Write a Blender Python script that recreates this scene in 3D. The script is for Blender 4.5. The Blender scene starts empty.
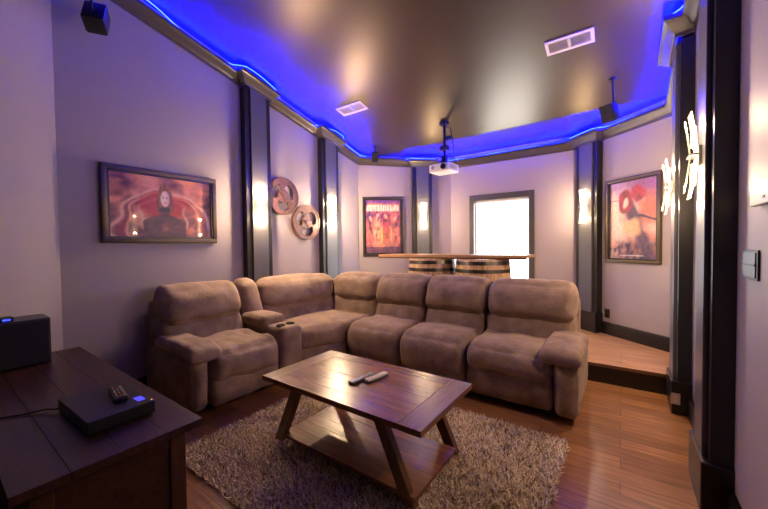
import bpy, bmesh, math, random
from mathutils import Vector, Matrix, noise
import numpy as np
random.seed(7)
S = bpy.context.scene
COL = S.collection
PI = math.pi

# ------------------------------------------------------------------ camera
YAW, PITCH, ROLL, FPX = .6193, .0254, -.0113, 333.73
fw = Vector((-math.sin(YAW)*math.cos(PITCH), math.cos(YAW)*math.cos(PITCH), -math.sin(PITCH)))
rt = Vector((math.cos(YAW), math.sin(YAW), 0)); up = rt.cross(fw)
r2 = rt*math.cos(ROLL) + up*math.sin(ROLL); u2 = up*math.cos(ROLL) - rt*math.sin(ROLL)
cam_data = bpy.data.cameras.new('camera'); cam = bpy.data.objects.new('camera', cam_data); COL.objects.link(cam)
cam_data.sensor_fit = 'HORIZONTAL'; cam_data.sensor_width = 36; cam_data.lens = FPX/768*36
cam_data.clip_start = .02
m = Matrix((r2, u2, -fw)).transposed().to_4x4(); m.translation = (0, 0, 1.35)
cam.matrix_world = m
S.camera = cam

# ------------------------------------------------------------------ light and exposure
SCONCE_W = (92.0, 100.0, 30.0, 24.0, 86.0, 34.0)
LED_STRENGTH = 3600.0
SKY_STRENGTH = 15.0
S.view_settings.view_transform = 'Standard'; S.view_settings.look = 'None'
S.view_settings.gamma = 1; S.view_settings.exposure = 0.0; S.view_settings.use_curve_mapping = False
W = bpy.data.worlds.new('daylight'); S.world = W; W.use_nodes = True
bg = W.node_tree.nodes['Background']; bg.inputs[0].default_value = (.95, .97, 1, 1); bg.inputs[1].default_value = SKY_STRENGTH
S.cycles.max_bounces = 8; S.cycles.diffuse_bounces = 5; S.cycles.glossy_bounces = 4; S.cycles.transparent_max_bounces = 12
S.cycles.sample_clamp_indirect = 4; S.cycles.caustics_reflective = False; S.cycles.caustics_refractive = False
pl = bpy.data.lights.new('window_daylight', 'AREA'); pl.shape = 'RECTANGLE'; pl.size = .9; pl.size_y = 1.9
pl.cycles.is_portal = True
po = bpy.data.objects.new('window_daylight', pl); COL.objects.link(po)
po.location = (-1.59, 5.62, 1.2); po.rotation_euler = (-PI/2, 0, 0)

# ------------------------------------------------------------------ materials
MATS = {}
def lin(c):
    return tuple(((x/255)/12.92 if x/255 <= .04045 else (((x/255)+.055)/1.055)**2.4) for x in c)
def mat(name, col, rough=.5, metal=0, spec=.5, bump=0, bscale=60, var=0, vscale=4, sheen=0, coat=0, coat_rough=.05, emit=None, estr=0, col2=None):
    if name in MATS: return MATS[name]
    M = bpy.data.materials.new(name); M.use_nodes = True; MATS[name] = M
    nt = M.node_tree; B = nt.nodes['Principled BSDF']
    B.inputs['Base Color'].default_value = (*col, 1); B.inputs['Roughness'].default_value = rough
    B.inputs['Metallic'].default_value = metal; B.inputs['Specular IOR Level'].default_value = spec
    B.inputs['Coat Weight'].default_value = coat; B.inputs['Coat Roughness'].default_value = coat_rough
    if sheen:
        B.inputs['Sheen Weight'].default_value = sheen; B.inputs['Sheen Roughness'].default_value = .45
        B.inputs['Sheen Tint'].default_value = (.9, .75, .65, 1)
    if emit:
        B.inputs['Emission Color'].default_value = (*emit, 1); B.inputs['Emission Strength'].default_value = estr
    tc = nt.nodes.new('ShaderNodeTexCoord')
    if var or col2:
        n = nt.nodes.new('ShaderNodeTexNoise'); n.inputs['Scale'].default_value = vscale; n.inputs['Detail'].default_value = 6
        nt.links.new(tc.outputs['Object'], n.inputs['Vector'])
        r = nt.nodes.new('ShaderNodeValToRGB'); r.color_ramp.elements[0].position = .32; r.color_ramp.elements[1].position = .68
        c2 = col2 or tuple(min(1, x*(1+var)) for x in col); c1 = col if col2 else tuple(x*(1-var) for x in col)
        r.color_ramp.elements[0].color = (*c1, 1); r.color_ramp.elements[1].color = (*c2, 1)
        nt.links.new(n.outputs['Fac'], r.inputs['Fac']); nt.links.new(r.outputs['Color'], B.inputs['Base Color'])
    if bump:
        n2 = nt.nodes.new('ShaderNodeTexNoise'); n2.inputs['Scale'].default_value = bscale; n2.inputs['Detail'].default_value = 4
        nt.links.new(tc.outputs['Object'], n2.inputs['Vector'])
        b = nt.nodes.new('ShaderNodeBump'); b.inputs['Strength'].default_value = bump; b.inputs['Distance'].default_value = .01
        nt.links.new(n2.outputs['Fac'], b.inputs['Height']); nt.links.new(b.outputs['Normal'], B.inputs['Normal'])
    return M

def wood_floor(name, c1, c2, rough, plank=.127, length=1.3, groove=.35):
    M = bpy.data.materials.new(name); M.use_nodes = True; MATS[name] = M
    nt = M.node_tree; B = nt.nodes['Principled BSDF']; L = nt.links.new
    tc = nt.nodes.new('ShaderNodeTexCoord')
    br = nt.nodes.new('ShaderNodeTexBrick'); br.offset = .37; br.offset_frequency = 2
    br.inputs['Scale'].default_value = 1; br.inputs['Brick Width'].default_value = length; br.inputs['Row Height'].default_value = plank
    br.inputs['Mortar Size'].default_value = .0018; br.inputs['Mortar Smooth'].default_value = .1; br.inputs['Bias'].default_value = 0
    br.inputs['Color1'].default_value = (*c1, 1); br.inputs['Color2'].default_value = (*c2, 1)
    br.inputs['Mortar'].default_value = tuple(x*groove for x in c1)+(1,)
    L(tc.outputs['Object'], br.inputs['Vector'])
    mp = nt.nodes.new('ShaderNodeMapping'); mp.inputs['Scale'].default_value = (1.6, 22, 1); L(tc.outputs['Object'], mp.inputs['Vector'])
    n = nt.nodes.new('ShaderNodeTexNoise'); n.inputs['Scale'].default_value = 2.2; n.inputs['Detail'].default_value = 8; n.inputs['Distortion'].default_value = .6
    L(mp.outputs['Vector'], n.inputs['Vector'])
    r = nt.nodes.new('ShaderNodeValToRGB'); r.color_ramp.elements[0].position = .3; r.color_ramp.elements[1].position = .72
    r.color_ramp.elements[0].color = (.42, .38, .36, 1); r.color_ramp.elements[1].color = (1.15, 1.1, 1.05, 1)
    L(n.outputs['Fac'], r.inputs['Fac'])
    mx = nt.nodes.new('ShaderNodeMix'); mx.data_type = 'RGBA'; mx.blend_type = 'MULTIPLY'; mx.inputs['Factor'].default_value = .85
    L(br.outputs['Color'], mx.inputs[6]); L(r.outputs['Color'], mx.inputs[7]); L(mx.outputs[2], B.inputs['Base Color'])
    B.inputs['Roughness'].default_value = rough
    b = nt.nodes.new('ShaderNodeBump'); b.inputs['Strength'].default_value = .25; b.inputs['Distance'].default_value = .004
    L(n.outputs['Fac'], b.inputs['Height']); L(b.outputs['Normal'], B.inputs['Normal'])
    return M

def plank_wood(name, c1, c2, rough, grain_axis='X', coat=0):
    """wood whose tint changes from plank to plank (each plank a mesh island) with a grain along an axis"""
    M = bpy.data.materials.new(name); M.use_nodes = True; MATS[name] = M
    nt = M.node_tree; B = nt.nodes['Principled BSDF']; L = nt.links.new
    tc = nt.nodes.new('ShaderNodeTexCoord'); g = nt.nodes.new('ShaderNodeNewGeometry')
    mp = nt.nodes.new('ShaderNodeMapping')
    sc = {'X': (2, 26, 26), 'Y': (26, 2, 26), 'Z': (26, 26, 2)}[grain_axis]
    mp.inputs['Scale'].default_value = sc; L(tc.outputs['Object'], mp.inputs['Vector'])
    cx = nt.nodes.new('ShaderNodeCombineXYZ'); mu = nt.nodes.new('ShaderNodeMath'); mu.operation = 'MULTIPLY'; mu.inputs[1].default_value = 37
    L(g.outputs['Random Per Island'], mu.inputs[0]); 
    for k in range(3): L(mu.outputs[0], cx.inputs[k])
    ad = nt.nodes.new('ShaderNodeVectorMath'); ad.operation = 'ADD'; L(mp.outputs[0], ad.inputs[0]); L(cx.outputs[0], ad.inputs[1])
    n = nt.nodes.new('ShaderNodeTexNoise'); n.inputs['Scale'].default_value = 1.6; n.inputs['Detail'].default_value = 8; n.inputs['Distortion'].default_value = .8
    L(ad.outputs[0], n.inputs['Vector'])
    mx0 = nt.nodes.new('ShaderNodeMix'); mx0.data_type = 'RGBA'; mx0.inputs[6].default_value = (*c1, 1); mx0.inputs[7].default_value = (*c2, 1)
    L(g.outputs['Random Per Island'], mx0.inputs['Factor'])
    r = nt.nodes.new('ShaderNodeValToRGB'); r.color_ramp.elements[0].position = .3; r.color_ramp.elements[1].position = .7
    r.color_ramp.elements[0].color = (.4, .36, .33, 1); r.color_ramp.elements[1].color = (1.15, 1.1, 1.05, 1); L(n.outputs['Fac'], r.inputs['Fac'])
    mx = nt.nodes.new('ShaderNodeMix'); mx.data_type = 'RGBA'; mx.blend_type = 'MULTIPLY'; mx.inputs['Factor'].default_value = .9
    L(mx0.outputs[2], mx.inputs[6]); L(r.outputs['Color'], mx.inputs[7]); L(mx.outputs[2], B.inputs['Base Color'])
    B.inputs['Roughness'].default_value = rough; B.inputs['Coat Weight'].default_value = coat; B.inputs['Coat Roughness'].default_value = .2
    b = nt.nodes.new('ShaderNodeBump'); b.inputs['Strength'].default_value = .35; b.inputs['Distance'].default_value = .004
    L(n.outputs['Fac'], b.inputs['Height']); L(b.outputs['Normal'], B.inputs['Normal'])
    return M

def glass_pane(name, gloss=.08):
    M = bpy.data.materials.new(name); M.use_nodes = True; MATS[name] = M
    nt = M.node_tree; nt.nodes.remove(nt.nodes['Principled BSDF']); L = nt.links.new
    t = nt.nodes.new('ShaderNodeBsdfTransparent'); g = nt.nodes.new('ShaderNodeBsdfGlossy'); g.inputs['Roughness'].default_value = .02
    f = nt.nodes.new('ShaderNodeFresnel'); f.inputs['IOR'].default_value = 1.5
    geo = nt.nodes.new('ShaderNodeNewGeometry'); k1 = nt.nodes.new('ShaderNodeMath'); k1.operation = 'SUBTRACT'; k1.inputs[0].default_value = 1; L(geo.outputs['Backfacing'], k1.inputs[1])
    k2 = nt.nodes.new('ShaderNodeMath'); k2.operation = 'MULTIPLY'; L(k1.outputs[0], k2.inputs[0]); L(f.outputs[0], k2.inputs[1])
    mx = nt.nodes.new('ShaderNodeMixShader'); L(k2.outputs[0], mx.inputs[0]); L(t.outputs[0], mx.inputs[1]); L(g.outputs[0], mx.inputs[2])
    L(mx.outputs[0], nt.nodes['Material Output'].inputs['Surface'])
    return M

def emit_mat(name, col, strength):
    M = bpy.data.materials.new(name); M.use_nodes = True; MATS[name] = M
    nt = M.node_tree; nt.nodes.remove(nt.nodes['Principled BSDF'])
    e = nt.nodes.new('ShaderNodeEmission'); e.inputs[0].default_value = (*col, 1); e.inputs[1].default_value = strength
    nt.links.new(e.outputs[0], nt.nodes['Material Output'].inputs['Surface']); return M

def attr_mat(name, attr, rough=.5, coat=0, sheen=0):
    M = mat(name, (.5, .5, .5), rough, coat=coat, sheen=sheen)
    a = M.node_tree.nodes.new('ShaderNodeAttribute'); a.attribute_name = attr
    M.node_tree.links.new(a.outputs['Color'], M.node_tree.nodes['Principled BSDF'].inputs['Base Color']); return M

WALL = mat('wall_paint', (.36, .316, .35), .6, bump=.05, bscale=250)
CEIL = mat('ceiling_paint', (.030, .021, .018), .36, spec=.8, bump=.03, bscale=120)
CEIL.node_tree.nodes['Principled BSDF'].inputs['Specular Tint'].default_value = (1, .80, .56, 1)
TRIM = mat('dark_trim_paint', (.012, .010, .010), .3)
PANEL = mat('charcoal_panel', (.11, .11, .12), .33)  # one even grey, lighter than the boards around it
CROWN = mat('crown_paint', (.06, .05, .044), .35)
FLOOR = wood_floor('floor_planks', (.27, .12, .048), (.46, .22, .095), .28)
DECK = wood_floor('platform_planks', (.48, .26, .15), (.58, .33, .2), .36)
SUEDE = mat('brown_suede', (.18, .120, .088), .78, spec=.3, bump=.45, bscale=38, col2=(.315, .22, .165), vscale=7, sheen=.2)
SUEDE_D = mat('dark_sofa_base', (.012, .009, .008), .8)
BLACK = mat('black_plastic', (.007, .007, .008), .38)
BLACKG = mat('gloss_black', (.01, .01, .012), .18)
MBLACK = mat('black_metal', (.02, .02, .022), .4, metal=.6)
STEEL = mat('dull_steel', (.42, .41, .40), .32, metal=1)
GLASS = glass_pane('clear_glass')

# ------------------------------------------------------------------ builders
class MB:
    def __init__(s): s.bm = bmesh.new()
    def box(s, a, b, bevel=0, M=None, seg=2):
        """box between corners a and b, optional bevel, optional matrix"""
        a = Vector(a); b = Vector(b); c = (a+b)/2; d = b-a
        r = bmesh.ops.create_cube(s.bm, size=1); vs = r['verts']
        for v in vs: v.co = Vector((v.co.x*d.x, v.co.y*d.y, v.co.z*d.z)) + c
        if bevel:
            es = list({e for v in vs for e in v.link_edges})
            q = bmesh.ops.bevel(s.bm, geom=es, offset=bevel, segments=seg, affect='EDGES', profile=.6)
            vs = list({v for f in q['faces'] for v in f.verts} | {v for v in vs if v.is_valid})
            vs = s._island(vs[0])
        if M is not None:
            for v in vs: v.co = M @ v.co
        return vs
    def _island(s, v0):
        seen = {v0}; st = [v0]
        while st:
            v = st.pop()
            for e in v.link_edges:
                w = e.other_vert(v)
                if w not in seen: seen.add(w); st.append(w)
        return list(seen)
    def poly(s, pts):
        return s.bm.faces.new([s.bm.verts.new(p) for p in pts])
    def prism(s, bottom, top):
        """closed solid between two loops of points of equal count"""
        n = len(bottom); B = [s.bm.verts.new(p) for p in bottom]; T = [s.bm.verts.new(p) for p in top]
        s.bm.faces.new(B[::-1]); s.bm.faces.new(T)
        for i in range(n): s.bm.faces.new((B[i], B[(i+1) % n], T[(i+1) % n], T[i]))
    def loft(s, rings, closed=True, cap=True):
        R = [[s.bm.verts.new(p) for p in r] for r in rings]
        n = len(R[0])
        for i in range(len(R)-1):
            for k in range(n if closed else n-1):
                s.bm.faces.new((R[i][k], R[i][(k+1) % n], R[i+1][(k+1) % n], R[i+1][k]))
        if cap:
            s.bm.faces.new(R[0][::-1]); s.bm.faces.new(R[-1])
    def tube(s, path, r, n=8):
        path = [Vector(p) for p in path]; rings = []
        prev = None
        for i, p in enumerate(path):
            t = (path[min(i+1, len(path)-1)] - path[max(i-1, 0)]).normalized()
            if prev is None:
                a = t.cross(Vector((0, 0, 1)))
                if a.length < .1: a = t.cross(Vector((1, 0, 0)))
            else: a = prev - t*prev.dot(t)
            a.normalize(); prev = a; b = t.cross(a)
            rr = r[i] if isinstance(r, (list, tuple)) else r
            rings.append([p + (a*math.cos(2*PI*k/n) + b*math.sin(2*PI*k/n))*rr for k in range(n)])
        s.loft(rings)
    def lathe(s, prof, n=32, c=(0, 0, 0), M=None, cap=True):
        """profile of (radius, height) about z"""
        rings = []
        for r, z in prof:
            ring = [Vector((max(r, 1e-4)*math.cos(2*PI*k/n), max(r, 1e-4)*math.sin(2*PI*k/n), z)) + Vector(c) for k in range(n)]
            if M is not None: ring = [M @ p for p in ring]
            rings.append(ring)
        s.loft(rings, cap=cap)
    def cushion(s, a, b, r, fn=None, n=(14, 14, 10), puff=(0, 0, 0), wr=.0, seed=0, wscale=5.0, rx=None):
        """soft rounded box between corners a and b; puff = outward swelling of the x, y, z faces; wr = wrinkle depth"""
        a = Vector(a); b = Vector(b); c = (a+b)/2; h = (b-a)/2; kx = r/rx if rx else 1; h.x *= kx; r = min(r, h.x*.98, h.y*.98, h.z*.98)   # rx = rounding toward the x ends
        nx, ny, nz = n; idx = {}
        def vert(i, j, k):
            key = (i, j, k)
            if key in idx: return idx[key]
            t = [2*i/nx-1, 2*j/ny-1, 2*k/nz-1]
            # crowd the samples toward the rounded rims
            t = [math.copysign(abs(x)**.8, x) if x else 0 for x in t]
            p = Vector((t[0]*h.x, t[1]*h.y, t[2]*h.z))
            q = Vector([max(-(h[e]-r), min(h[e]-r, p[e])) for e in range(3)])
            d = p-q
            if d.length > 1e-9: p = q + d.normalized()*r
            p.x /= kx
            w = [(1-abs(t[0])**(4 if rx else 2))] + [(1-t[e]**2) for e in (1, 2)]
            nrm = d.normalized() if d.length > 1e-9 else Vector((0, 0, 1))
            p.x += puff[0]*t[0]*abs(t[0])*w[1]*w[2]
            if t[1] < 0: p.y += puff[1]*t[1]*abs(t[1])*w[0]*w[2]
            p.z += puff[2]*t[2]*abs(t[2])*w[0]*w[1]
            if wr:
                f = (p+Vector((seed*3.1, seed*1.7, seed*2.3)))
                ww = noise.noise(f*wscale)*.7 + noise.noise(Vector((f.x*wscale*2.6, f.y*wscale*1.4, f.z*wscale*3.2)))*.45
                rdg = -abs(noise.noise(Vector((f.x*wscale*1.1+5, f.y*wscale*.8, f.z*wscale*1.6))))
                p += nrm*(wr*(ww + .8*rdg))
            p = p + c
            if fn: p = Vector(fn(p))
            idx[key] = s.bm.verts.new(p); return idx[key]
        def grid(f, n1, n2, flip):
            for i in range(n1):
                for j in range(n2):
                    q = [f(i, j), f(i+1, j), f(i+1, j+1), f(i, j+1)]
                    s.bm.faces.new(q[::-1] if flip else q)
        grid(lambda i, j: vert(i, j, 0), nx, ny, True); grid(lambda i, j: vert(i, j, nz), nx, ny, False)
        grid(lambda i, k: vert(i, 0, k), nx, nz, False); grid(lambda i, k: vert(i, ny, k), nx, nz, True)
        grid(lambda j, k: vert(0, j, k), ny, nz, True); grid(lambda j, k: vert(nx, j, k), ny, nz, False)
    def build(s, name, material, parent=None, smooth=None, world=False, kind=None, sub=0, label=None):
        bm = s.bm
        bmesh.ops.recalc_face_normals(bm, faces=bm.faces)
        root = parent
        while root is not None and root.parent is not None: root = root.parent
        if world and root is not None:
            off = root.location
            for v in bm.verts: v.co -= off
        me = bpy.data.meshes.new(name); bm.to_mesh(me); bm.free()
        if isinstance(material, (list, tuple)):
            for mm in material: me.materials.append(mm)
        else: me.materials.append(material)
        o = bpy.data.objects.new(name, me); COL.objects.link(o)
        if parent is not None: o.parent = parent
        if smooth is not None:
            me.shade_smooth()
            if smooth < 180: me.set_sharp_from_angle(angle=math.radians(smooth))
        if sub:
            md = o.modifiers.new('subsurf', 'SUBSURF'); md.levels = sub; md.render_levels = sub
        if kind: o['kind'] = kind
        if label: o['label'] = label
        return o

def thing(name, label, cat, loc=(0, 0, 0), rz=0, group=None):
    o = bpy.data.objects.new(name, None); COL.objects.link(o); o.empty_display_size = .1
    o.location = loc; o.rotation_euler = (0, 0, rz)
    o['label'] = label; o['category'] = cat
    if group: o['group'] = group
    return o
def setting(name, loc=(0, 0, 0), rz=0):
    o = bpy.data.objects.new(name, None); COL.objects.link(o); o.empty_display_size = .1
    o.location = loc; o.rotation_euler = (0, 0, rz); o['kind'] = 'structure'; return o
def dup(root, loc, rz, label, group=None):
    r = root.copy(); COL.objects.link(r); r.location = loc; r.rotation_euler = (0, 0, rz); r['label'] = label
    if group: r['group'] = group
    for ch in list(root.children):
        c = ch.copy(); COL.objects.link(c); c.parent = r
        for g in ch.children:
            d = g.copy(); COL.objects.link(d); d.parent = c
    return r

# ------------------------------------------------------------------ room plan
LX, RX = -3.63, .445
YB = 5.45            # window wall
YE = 3.83            # platform edge
HP = .19             # platform height
YF = -.40            # wall behind the camera
ZC = 2.875; SL = .237; YK = 4.55
def zc(y): return ZC + SL*max(0, YK-y)
P0, P1, P2, P3, P4, P5, P6 = (-3.26, YF), (LX, .664), (LX, 4.367), (-2.44, YB), (-.51, YB), (RX, 4.60), (RX, YF)
def nrm(a, b):                     # inward normal of a wall run
    d = Vector((b[0]-a[0], b[1]-a[1])).normalized(); return Vector((d.y, -d.x))

def wall(name, a, b, z0=-.1, material=None):
    n = nrm(a, b); A = Vector(a); B = Vector(b); d = (B-A).normalized(); T = .12
    Ao = A - n*T - d*.05; Bo = B - n*T + d*.05
    mb = MB()
    pts = [A, B, Bo, Ao]
    mb.prism([(p.x, p.y, z0) for p in pts], [(p.x, p.y, zc(p.y)+.12) for p in pts])
    return mb.build(name, material or WALL, kind='structure')
wall('wall_front_left', P0, P1); wall('wall_left', P1, P2); wall('wall_back_left', P2, P3)
wall('wall_back_right', P4, P5); wall('wall_right', P5, P6); wall('wall_front', P6, P0, material=mat('absorbing_black_wall', (.012, .011, .012), .7))  # unseen front wall, made black so that it soaks up bounced light
# window wall with its opening
WX0, WX1, WZ0, WZ1 = -2.02, -1.155, .42, 2.085
mb = MB()
for x0, x1, z0, z1 in ((P3[0]-.05, WX0, -.1, 3.0), (WX1, P4[0]+.05, -.1, 3.0), (WX0, WX1, -.1, WZ0), (WX0, WX1, WZ1, 3.0)):
    mb.box((x0, YB, z0), (x1, YB+.14, z1))
bmesh.ops.remove_doubles(mb.bm, verts=mb.bm.verts, dist=1e-5)
mb.build('wall_back', WALL, kind='structure')
# ceiling: a sloped plane that turns level toward the window wall
mb = MB()
prof = [(YF-.2, zc(YF-.2)), (YK, ZC), (YB+.2, ZC)]
lo = [(LX-.2, y, z) for y, z in prof] + [(LX-.2, y, z+.1) for y, z in prof[::-1]]
hi = [(RX+.2, p[1], p[2]) for p in lo]
mb.prism(lo, hi); mb.build('ceiling', CEIL, kind='structure')
# floors
mb = MB(); mb.prism([(x, y, -.1) for x, y in ((LX-.1, YF-.1), (RX+.1, YF-.1), (RX+.1, YE+.05), (LX-.1, YE+.05))],
                    [(x, y, 0) for x, y in ((LX-.1, YF-.1), (RX+.1, YF-.1), (RX+.1, YE+.05), (LX-.1, YE+.05))]); mb.build('floor', FLOOR, kind='structure')
deck = [(LX-.05, YE-.02), (RX+.05, YE-.02), (RX+.05, 4.65), (-.46, YB+.05), (-2.49, YB+.05), (LX-.05, 4.41)]
mb = MB(); mb.prism([(x, y, HP-.03) for x, y in deck], [(x, y, HP) for x, y in deck]); mb.build('floor_raised', DECK, kind='structure')
mb = MB(); mb.box((LX, YE, 0), (RX, YE+.03, HP-.03)); mb.build('trim_1', TRIM, kind='structure')   # black riser under the platform edge

def sweep(name, path, prof, material, smooth=30):
    """profile of (distance from wall, height) swept along wall points (x, y, z) with mitred corners"""
    n = len(path); mb = MB(); rings = []
    for i, p in enumerate(path):
        ns = []
        if i > 0: ns.append(nrm(path[i-1], p))
        if i < n-1: ns.append(nrm(p, path[i+1]))
        if len(ns) == 2:
            bis = (ns[0]+ns[1]).normalized(); k = 1/max(.3, bis.dot(ns[0])); d = bis*k
        else: d = ns[0]
        rings.append([(p[0]+d.x*o, p[1]+d.y*o, p[2]+h) for o, h in prof])
    mb.loft(rings); return mb.build(name, material, smooth=smooth, kind='structure')
CP = [(0, 0), (.012, 0), (.016, .022), (.03, .03), (.055, .06), (.078, .085), (.088, .09), (.088, .125), (.080, .125), (.080, .10), (0, .10)]   # the lip hides a gutter for the light tape
def w3(p, dz=-.20): return (p[0], p[1], zc(p[1])+dz)
sweep('trim_2', [w3(P0), w3(P1), w3(P2), w3(P3), w3(P4), w3(P5), w3(P6)], CP, CROWN)
BP = [(0, 0), (.022, 0), (.022, .12), (.014, .15), (0, .155)]
def b3(p, z): return (p[0], p[1], z)
sweep('baseboard_left', [b3(P0, 0), b3(P1, 0), (LX, YE, 0)], BP, TRIM)
sweep('baseboard_back', [(LX, YE, HP), b3(P2, HP), b3(P3, HP), b3(P4, HP), b3(P5, HP), (RX, YE, HP)], BP, TRIM)
sweep('baseboard_right', [(RX, YE, 0), b3(P6, 0)], BP, TRIM)

# ------------------------------------------------------------------ pilasters: x along the wall, +y out of the wall
PD = .085; PW = .34
def pilaster(name, pos, n, zb, dz):
    rz = math.atan2(n[1], n[0]) - PI/2
    o = setting(name, (pos[0], pos[1], zb), rz)
    top = zc(pos[1]) - .20 - zb
    ztop = top + .02
    mb = MB(); mb.box((-PW/2, -.005, .0), (PW/2, PD, ztop), .004); mb.build('board', TRIM, o)
    mb = MB(); mb.box((-.105, PD-.002, .26), (.105, PD+.022, ztop), .005); mb.build('centre_panel', PANEL, o)
    mb = MB(); mb.box((-PW/2-.015, -.005, 0), (PW/2+.015, PD+.035, .26), .008); mb.build('plinth', TRIM, o)
    # cap: the crown moulding carried around the pilaster
    mb = MB(); hw = PW/2
    rings = []
    tilt = SL if pos[1] < YK else 0
    for px, py, dx, dy in ((-hw, -.004, -1, 0), (-hw, PD+.022, -1, 1), (hw, PD+.022, 1, 1), (hw, -.004, 1, 0)):
        ring = []
        for q, h in CP:
            x = px + dx*q; y = py + dy*q
            wy = pos[1] + x*math.sin(rz) + y*math.cos(rz)
            zz = zc(wy) - .205 - zb + h
            ring.append((x, y, zz))
        rings.append(ring)
    mb.loft(rings); mb.build('cap', CROWN, o, smooth=30)
    return o, rz
PIL = []
nl = Vector((1, 0)); nr = Vector((-1, 0)); nbl = nrm(P2, P3); nbr = nrm(P4, P5)
dbl = (Vector(P3)-Vector(P2)).normalized(); dbr = (Vector(P5)-Vector(P4)).normalized()
cbl = Vector(P2) + dbl*1.085
cbr = Vector(P4) + dbr*.235
for k, (pos, n, zb) in enumerate((((LX, 2.41), nl, 0), ((LX, 3.62), nl, 0), (cbl, nbl, HP), (cbr, nbr, HP), ((RX, 3.62), nr, 0), ((RX, 2.42), nr, 0))):
    o, rz = pilaster('trim_%d' % (k+3), pos, n, zb, 0)
    PIL.append((Vector((pos[0], pos[1])), Vector(n), rz))

# ------------------------------------------------------------------ sconces
LAMP = (1.0, .68, .40)
def sconce_glass(name, glow, cloud):
    M = bpy.data.materials.new(name); M.use_nodes = True; nt = M.node_tree; nt.nodes.remove(nt.nodes['Principled BSDF']); L = nt.links.new
    e = nt.nodes.new('ShaderNodeEmission'); e.inputs[0].default_value = (1, .74, .40, 1); e.inputs[1].default_value = glow
    t = nt.nodes.new('ShaderNodeBsdfTransparent'); g = nt.nodes.new('ShaderNodeBsdfTranslucent'); g.inputs[0].default_value = (1, .9, .75, 1)
    m1 = nt.nodes.new('ShaderNodeMixShader'); m1.inputs[0].default_value = cloud; L(t.outputs[0], m1.inputs[1]); L(g.outputs[0], m1.inputs[2])
    ad = nt.nodes.new('ShaderNodeAddShader'); L(m1.outputs[0], ad.inputs[0]); L(e.outputs[0], ad.inputs[1])
    L(ad.outputs[0], nt.nodes['Material Output'].inputs['Surface']); return M
SG = sconce_glass('sconce_glass', 1.6, .35); SG2 = sconce_glass('sconce_strip_glass', .35, .15)
BULB = emit_mat('lit_bulb', (1, .80, .50), 8)
def curve_panel(mb, pts, hw, th=.004):
    """a bent sheet: (y, z) profile extruded over the width"""
    ring = lambda x: [(x, y, z) for y, z in pts] + [(x, y-th, z) for y, z in pts[::-1]]
    mb.prism(ring(-hw), ring(hw))
SZ = 1.85
def make_sconce(label, loc, rz):
    o = thing('wall_sconce', label, 'wall lamp', loc, rz, 'sconces on the pilasters')
    mb = MB(); mb.box((-.03, 0, -.05), (.03, .016, .05), .003); mb.build('backplate', STEEL, o)
    mb = MB(); curve_panel(mb, [(.020 + .028*abs(i/8-1)**1.2, (i/8-1)*.225) for i in range(17)], .054); mb.build('rear_glass', SG, o, smooth=40)
    mb = MB()
    pts = []
    for i in range(25):
        t = i/12-1; pts.append((.046 + .022*abs(t)**1.2, t*.19))
    curve_panel(mb, pts, .012); mb.build('front_glass', SG2, o, smooth=40)
    mb = MB(); mb.box((-.062, .012, -.006), (.060, .052, .006), .003); mb.build('clip', STEEL, o)
    for sgn in (-1, 1):
        mb = MB(); mb.lathe([(.004, -.06), (.011, -.055), (.013, 0), (.011, .055), (.004, .06)], 10, (0, .030, sgn*.10)); mb.build('bulb', BULB, o, smooth=60)
    return o
SL_LAB = ['glowing glass sconce on the left wall pilaster nearest the camera, left of the film reels',
          'glowing glass sconce on the left wall pilaster right of the film reels',
          'glowing glass sconce on the rear pilaster between the orange poster and the window',
          'glowing glass sconce on the rear pilaster right of the window',
          'small side-on glowing sconce at the right edge of the hooded figure poster',
          'large side-on glowing sconce on the right wall pilaster nearest the camera']
sc0 = None
for k, (pos, n, rz) in enumerate(PIL):
    p = pos + n*(PD+.022); loc = (p.x, p.y, SZ if k < 4 else SZ-.04)
    if sc0 is None: sc0 = make_sconce(SL_LAB[k], loc, rz)
    else: dup(sc0, loc, rz, SL_LAB[k])
    for sgn in (-1, 1):
        ld = bpy.data.lights.new('sconce_lamp', 'POINT'); ld.energy = SCONCE_W[k]/2; ld.color = LAMP; ld.shadow_soft_size = .02
        lo = bpy.data.objects.new('sconce_lamp', ld); COL.objects.link(lo)
        q = p + n*.062; lo.location = (q.x, q.y, loc[2]+sgn*.16)

# ------------------------------------------------------------------ blue LED strip on the crown
def led_path(base, rise):
    """points along the crown gutter: base distance from the wall, rise(x, y, along the wall) gives the height above the crown foot"""
    out = []
    def run(a, b, caps=()):
        A = Vector(a); B = Vector(b); n = nrm(a, b); L = (B-A).length; d = (B-A)/L
        N = int(L/.05)
        for i in range(N+1):
            s = i/N*L; p = A + d*s
            off = base
            for c in caps:
                e = abs(s-c)
                if e < .29: off = base + .108*min(1, (.29-e)/.09)
            q = p + n*off
            out.append((q.x, q.y, min(zc(q.y) - .20 + rise(q.x, q.y), zc(q.y)-.010)))
    run((LX, P1[1]+.05), P2, (2.41-P1[1]-.05, 3.62-P1[1]-.05)); run(P2, P3, (1.085,)); run(P3, P4); run(P4, P5, (.235,)); run(P5, (RX, YF+.35), (4.60-3.62, 4.60-2.42))
    return out
led = thing('led_light_strip', 'wavy glowing blue light strip lying on the crown moulding around the ceiling', 'light strip', (0, 0, 0))
LEDM = emit_mat('blue_led', (0, .0006, 1.0), LED_STRENGTH)
LEDV = emit_mat('blue_led_tape', (.0006, .0016, 1.0), 480)
mb = MB(); mb.tube(led_path(.035, lambda x, y: .118), .006, 6); mb.build('light_tape', LEDM, led, 60)
def loose(x, y):
    w_ = noise.noise(Vector((x*1.9, y*1.9, 3.3))); 
    if x < LX+.3 and y < 4.3: return .112 + .07*max(0, w_-.05)*2
    return .130 + .018*w_
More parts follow.
